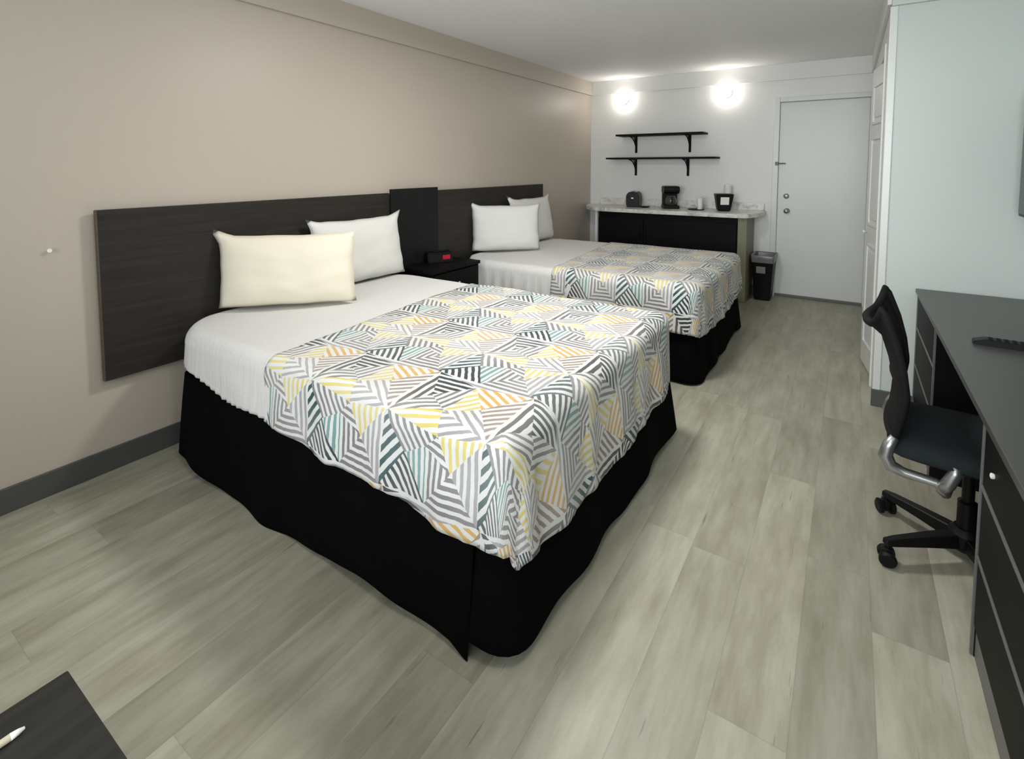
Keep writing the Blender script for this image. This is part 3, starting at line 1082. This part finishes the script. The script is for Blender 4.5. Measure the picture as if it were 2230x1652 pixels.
# ice bucket
ib = thing('ice_bucket', 'black tapered ice bucket with a white label on the countertop', 'bucket', (1.665, -0.27, CZ), rotz=math.radians(20), local=True)
bm = bmesh.new()
for (z0_, z1_, s0, s1) in ((0.0, 0.175, 0.062, 0.088), (0.165, 0.182, 0.092, 0.094)):
    vs = bm_box(bm, -1, 1, -1, 1, z0_, z1_)
    for v in vs:
        s = s0 if v.co.z < (z0_ + z1_) / 2 else s1
        v.co.x *= s
        v.co.y *= s
bmesh.ops.bevel(bm, geom=[e for e in bm.edges], offset=0.01, segments=3, affect='EDGES')
from_bm('body', bm, 'black_plastic', ib)
bm = bmesh.new()
vs = bm_box(bm, -0.042, 0.042, 0, 0.002, 0.07, 0.15, 0.0)
for v in vs:
    v.co.y += -0.0635 - 0.026 * v.co.z / 0.175 - 0.0012
from_bm('label', bm, 'paper', ib)
world_space()
rl = thing('paper_cup_stack', 'tall stack of white cups behind the black ice bucket', 'cups', (1.675, -0.12, CZ))
q = (1.675, -0.12, CZ)
lathe('cup_body', [(0.028, 0.0), (0.036, 0.10)], q, 'white_plastic', rl)
for k in range(9):
    z = 0.10 + k * 0.019
    lathe('cup_rim', [(0.036, z), (0.039, z + 0.004), (0.039, z + 0.010), (0.0355, z + 0.019)], q, 'white_plastic', rl)
world_space()

# trash can
tc = thing('trash_can', 'black rectangular bin with a smoky liner folded over its rim by the door', 'bin', (2.062, -0.17, 0), rotz=math.radians(0), local=True)


def taper_box(name, zs, mat, parent, bev=0.015, hollow=False):
    """zs: (z, half x, half y) rings"""
    bm = bmesh.new()
    rings = []
    for z, hx, hy in zs:
        ring = []
        for cxn, cyn in ((1, 1), (-1, 1), (-1, -1), (1, -1)):
            for k in range(4):
                a = math.atan2(cyn, cxn) - PI / 4 + k / 3 * PI / 2
                ring.append(bm.verts.new((cxn * (hx - bev) + bev * math.cos(a), cyn * (hy - bev) + bev * math.sin(a), z)))
        rings.append(ring)
    n = len(rings[0])
    for i in range(len(rings) - 1):
        for k in range(n):
            bm.faces.new((rings[i][k], rings[i][(k + 1) % n], rings[i + 1][(k + 1) % n], rings[i + 1][k]))
    bm.faces.new(rings[0][::-1])
    bm.faces.new(rings[-1])
    o = from_bm(name, bm, mat, parent, True)
    auto_sharp(o, 50)
    return o


taper_box('body', [(0.0, 0.072, 0.11), (0.02, 0.076, 0.115), (0.44, 0.103, 0.145), (0.46, 0.107, 0.15), (0.46, 0.098, 0.14), (0.03, 0.068, 0.105)], 'black_plastic', tc)
taper_box('liner', [(0.395, 0.104, 0.146), (0.43, 0.108, 0.151), (0.463, 0.112, 0.156), (0.470, 0.109, 0.152), (0.462, 0.094, 0.136), (0.40, 0.088, 0.13), (0.12, 0.056, 0.09)], 'bag', tc, 0.02)
bm = bmesh.new()
vs = bm_box(bm, -0.055, 0.03, -0.003, 0, 0.285, 0.355)
for v in vs:
    v.co.y += -0.1165 - (v.co.z - 0.02) / 0.42 * 0.03
from_bm('label', bm, 'label_grey', tc)
world_space()

# screw in the left wall
sc = lathe('wall_screw', [(0.004, 0.0), (0.004, 0.012), (0.009, 0.014), (0.008, 0.019), (0.003, 0.02)], (0, 0, 0), 'paper', axis='x', seg=12)
sc.location = (0.0, -5.358, 1.037)
tag(sc, 'small white screw in the taupe wall left of the near headboard', 'screw')

# ------------------------------------------------------------------ dresser desk along the right wall
DX, ZD = 3.118, 0.712
dk = thing('dresser_desk', 'long black dresser desk with a dark grey top on the right', 'desk', (3.39, -4.1, 0))
box('desktop', DX - 0.012, XR - 0.002, -5.72, -2.515, ZD - 0.022, ZD, 'desk_top', dk, 0.003)
box('side_panel', DX + 0.004, XR - 0.01, -2.535, -2.517, 0.0, ZD - 0.022, 'black_lam', dk, 0.002)
box('side_panel', DX + 0.004, XR - 0.01, -3.225, -3.205, 0.0, ZD - 0.022, 'black_lam', dk, 0.002)
box('side_panel', DX + 0.004, XR - 0.01, -4.215, -4.195, 0.0, ZD - 0.022, 'black_lam', dk, 0.002)
box('side_panel', DX + 0.004, XR - 0.01, -5.71, -5.69, 0.0, ZD - 0.022, 'black_lam', dk, 0.002)
box('back_panel', XR - 0.03, XR - 0.012, -5.69, -2.535, 0.08, ZD - 0.022, 'black_lam', dk, 0.002)
box('modesty_panel', XR - 0.2, XR - 0.185, -4.195, -3.225, 0.25, ZD - 0.022, 'black_lam', dk, 0.002)
for (ya, yb) in ((-3.205, -2.535), (-5.69, -4.215)):
    box('plinth', DX + 0.006, DX + 0.03, ya, yb, 0.0, 0.085, 'trim_grey', dk, 0.002)
    zz = (0.092, 0.296, 0.502, 0.684)
    for k in range(3):
        dd = box('drawer', DX, DX + 0.018, ya + 0.004, yb - 0.004, zz[k] + 0.006, zz[k + 1] - 0.006, 'black_lam', dk, 0.002)
        dd['kind_note'] = ''
        del dd['kind_note']
        if k == 2 and ya < -4:
            yk = -4.338 if ya < -4 else -3.0
            lathe('knob', [(0.006, 0.0), (0.0075, -0.003), (0.0075, -0.007), (0.004, -0.009)], (DX, yk, 0.593), 'white_plastic', dd, 'x', 14)
    for k in range(1, 3):
        box('divider', DX - 0.003, DX + 0.012, ya, yb, zz[k] - 0.0055, zz[k] + 0.0055, 'trim_grey', dk, 0.001)
for ye in (-3.2145, -4.2045, -2.5255):
    box('edge_trim', DX - 0.003, DX + 0.006, ye - 0.0065, ye + 0.0065, 0.0, ZD - 0.022, 'trim_grey', dk, 0.001)
world_space()
rm = thing('remote_control', 'black remote control lying on the dark grey desktop', 'remote', (3.30, -3.50, ZD), rotz=math.radians(-4), local=True)
prism('body', [(-0.105, 0.0), (0.10, 0.0), (0.105, 0.012), (0.09, 0.024), (-0.07, 0.024), (-0.105, 0.012)], -0.024, 0.024, 'black_plastic', rm, 0.003, axis='y')
bm = bmesh.new()
for i in range(6):
    for j in range(3):
        bm_box(bm, -0.06 + i * 0.022, -0.048 + i * 0.022, -0.017 + j * 0.0125, -0.009 + j * 0.0125, 0.0235, 0.0265, 0.001)
from_bm('buttons', bm, 'black_matte', rm)
world_space()

# television on the right wall, its far edge just in frame
tv = thing('television', 'flat television on the right wall, only its dark far edge in frame', 'television', (3.50, -3.12, 1.43))
box('casing', 3.475, 3.515, -3.62, -2.62, 1.14, 1.735, 'tv_frame', tv, 0.006)
box('screen', 3.4715, 3.476, -3.605, -2.635, 1.155, 1.72, 'tv_screen', tv, 0.001)
box('wall_mount', 3.515, XR - 0.001, -3.24, -3.0, 1.3, 1.56, 'black_plastic', tv, 0.003)
world_space()

# ------------------------------------------------------------------ desk chair


def chair():
    c = thing('desk_chair', 'black mesh-back swivel desk chair on casters pulled up to the desk', 'chair', (3.165, -3.77, 0), rotz=math.radians(-4), local=True)
    # +x is forward (towards the desk)
    # seat
    bm = bmesh.new()
    N = 16
    top, bot = {}, {}
    for i in range(N + 1):
        for j in range(N + 1):
            u, v = i / N * 2 - 1, j / N * 2 - 1
            # squircle outline
            k = (abs(u) ** 4 + abs(v) ** 4) ** 0.25 if (u or v) else 0
            m = max(abs(u), abs(v))
            s = 1.0 if k == 0 else m / k
            s = 0.55 + 0.45 * s if m > 0 else 1
            x, y = u * 0.235 * s, v * 0.235 * s
            e = max(0.0, 1 - m ** 6)
            z = 0.425 + 0.045 * e ** 0.5 - 0.010 * (1 - u * u) * 0 - 0.025 * max(0, u - 0.4) ** 1.5
            top[i, j] = bm.verts.new((x, y, z))
            if m > 0.999:
                bot[i, j] = top[i, j]
            else:
                bot[i, j] = bm.verts.new((x, y, 0.425 - 0.028 * e ** 0.5 - 0.025 * max(0, u - 0.4) ** 1.5))
    for i in range(N):
        for j in range(N):
            bm.faces.new((top[i, j], top[i + 1, j], top[i + 1, j + 1], top[i, j + 1]))
            bm.faces.new((bot[i, j], bot[i, j + 1], bot[i + 1, j + 1], bot[i + 1, j]))
    from_bm('seat', bm, 'seat_fabric', c, True)

    # backrest: S-shaped in profile, wrapped in plan
    ZS = [(0.0, -0.213), (0.2, -0.196), (0.35, -0.188), (0.55, -0.200), (0.75, -0.222), (1.0, -0.262)]

    def prof(h):       # h 0..1 -> x of the side edge, z
        for (h0, x0), (h1, x1) in zip(ZS, ZS[1:]):
            if h <= h1 + 1e-9:
                k = (h - h0) / (h1 - h0)
                return x0 + (x1 - x0) * k, 0.465 + 0.435 * h
    NW, NH = 20, 24

    def bp(w, h):
        x, z = prof(h)
        half = 0.200 + 0.022 * math.sin(PI * h)
        y = w * half
        x -= (0.022 + 0.03 * h) * (1 - w * w)      # the middle is set back, the edges come forward
        if h > 0.75:
            z -= 0.075 * ((h - 0.75) / 0.25) * (1 - w ** 6)   # top dips between the corners
        return Vector((x, y, z))
    bm = bmesh.new()
    g = [[bm.verts.new(bp(i / NW * 2 - 1, j / NH)) for j in range(NH + 1)] for i in range(NW + 1)]
    for i in range(NW):
        for j in range(NH):
            bm.faces.new((g[i][j], g[i + 1][j], g[i + 1][j + 1], g[i][j + 1]))
    o = from_bm('backrest', bm, 'mesh_fabric', c, True)
    md = o.modifiers.new('t', 'SOLIDIFY')
    md.thickness = 0.012
    md.offset = 0
    # frame around it
    loop = [bp(-1, j / NH) for j in range(NH + 1)] + [bp(i / NW * 2 - 1, 1) for i in range(1, NW)] + [bp(1, 1 - j / NH) for j in range(NH + 1)] + [bp(1 - i / NW * 2, 0) for i in range(1, NW)]
    loop.append(loop[0])
    tube('back_frame', loop, 0.0135, 'black_matte', c, 8)
    # lumbar bar across the rear
    tube('lumbar_bar', [bp(k / 4 - 1, 0.42) + Vector((-0.003, 0, 0)) for k in range(9)], 0.008, 'black_matte', c, 8)
    # silver brackets from the back to under the seat, one each side
    for s in (-1, 1):
        y = s * 0.212
        tube('bracket', [(-0.212, y, 0.475), (-0.228, y, 0.44), (-0.235, y, 0.405), (-0.218, y, 0.372), (-0.18, y, 0.362), (-0.10, y, 0.36), (-0.085, y, 0.345), (-0.078, y * 0.95, 0.33), (-0.065, y * 0.8, 0.345), (-0.04, y * 0.5, 0.37)],
             [0.013, 0.019, 0.022, 0.021, 0.016, 0.014, 0.018, 0.02, 0.016, 0.012], 'silver', c, 10)
        tube('bracket', [(-0.085, y * 1.02, 0.345), (-0.070, y * 1.04, 0.37), (-0.055, y * 1.05, 0.41), (-0.05, y * 1.05, 0.43)],
             [0.018, 0.021, 0.018, 0.013], 'silver', c, 10)
    box('tilt_mechanism', -0.11, 0.11, -0.07, 0.07, 0.35, 0.40, 'black_plastic', c, 0.01)
    lathe('gas_lift', [(0.028, 0.08), (0.028, 0.22), (0.018, 0.225), (0.018, 0.36)], (0, 0, 0), 'black_plastic', c)
    lathe('hub', [(0.042, 0.055), (0.05, 0.07), (0.05, 0.11), (0.034, 0.13)], (0, 0, 0), 'black_plastic', c)
    for k in range(5):
        a = math.radians(142 + 72 * k + 4)
        dx, dy = math.cos(a), math.sin(a)
        nx, ny = -dy, dx
        bm = bmesh.new()
        rings = []
        for (r_, hw, z0_, z1_) in ((0.035, 0.026, 0.065, 0.112), (0.14, 0.022, 0.068, 0.104), (0.25, 0.017, 0.068, 0.094), (0.285, 0.014, 0.068, 0.088)):
            rings.append([bm.verts.new((dx * r_ + nx * q_, dy * r_ + ny * q_, z_)) for q_, z_ in ((-hw, z0_), (hw, z0_), (hw * 0.8, z1_), (-hw * 0.8, z1_))])
        for i in range(3):
            for m in range(4):
                bm.faces.new((rings[i][m], rings[i][(m + 1) % 4], rings[i + 1][(m + 1) % 4], rings[i + 1][m]))
        bm.faces.new(rings[0][::-1]); bm.faces.new(rings[-1])
        bmesh.ops.bevel(bm, geom=list(bm.edges), offset=0.003, segments=1, affect='EDGES')
        lg = from_bm('leg', bm, 'black_plastic', c)
        # caster: twin wheels and hood
        cx_, cy_ = dx * 0.275, dy * 0.275
        sa = a + math.radians(60)
        ax = Vector((math.cos(sa), math.sin(sa), 0))
        bm = bmesh.new()
        tmp = Matrix.Translation((cx_, cy_, 0.027)) @ Matrix.Rotation(sa, 4, 'Z')
        b0 = len(bm.verts)
        bm_lathe(bm, [(0.018, 0.010), (0.026, 0.013), (0.027, 0.026), (0.020, 0.031)], (0, 0, 0), 'x', 18)
        bm_lathe(bm, [(0.018, -0.010), (0.026, -0.013), (0.027, -0.026), (0.020, -0.031)], (0, 0, 0), 'x', 18)
        bm_box(bm, -0.010, 0.010, -0.018, 0.018, -0.012, 0.03, 0.003)
        bm_lathe(bm, [(0.008, 0.02), (0.008, 0.05)], (0, 0, 0), 'z', 10)
        bmesh.ops.transform(bm, matrix=tmp, verts=bm.verts)
        o = from_bm('caster', bm, 'black_plastic', lg, True)
        auto_sharp(o)
    world_space()
    return c


chair()

# ------------------------------------------------------------------ low table in the near left corner
tb = thing('side_table', 'charcoal wooden side table in the lower left corner of the photo', 'table', (2.0, -6.15, 0))
TX0, TX1, TY0, TY1, TZ = 1.721, 2.28, -6.5, -5.808, 0.55
box('tabletop', TX0, TX1, TY0, TY1, TZ - 0.025, TZ, 'table_top', tb, 0.003)
box('side_panel', TX0 + 0.02, TX0 + 0.04, TY0 + 0.02, TY1 - 0.03, 0.0, TZ - 0.025, 'table_top', tb, 0.002)
box('side_panel', TX1 - 0.04, TX1 - 0.02, TY0 + 0.02, TY1 - 0.03, 0.0, TZ - 0.025, 'table_top', tb, 0.002)
box('shelf', TX0 + 0.04, TX1 - 0.04, TY0 + 0.02, TY1 - 0.03, 0.2, 0.22, 'table_top', tb, 0.002)
world_space()
pn = thing('pen', 'cream pen lying on the side table in the lower left corner', 'pen', (1.787, -5.948, TZ), rotz=0, local=True)
bm = bmesh.new()
bm_lathe(bm, [(0.0045, -0.07), (0.0052, -0.065), (0.0052, 0.055)], (0, 0, 0.0055), 'y', 12)
from_bm('barrel', bm, 'cream', pn, True)
bm = bmesh.new()
bm_lathe(bm, [(0.0052, 0.055), (0.0042, 0.064), (0.002, 0.071)], (0, 0, 0.0055), 'y', 12)
from_bm('tip', bm, 'paper', pn, True)
world_space()
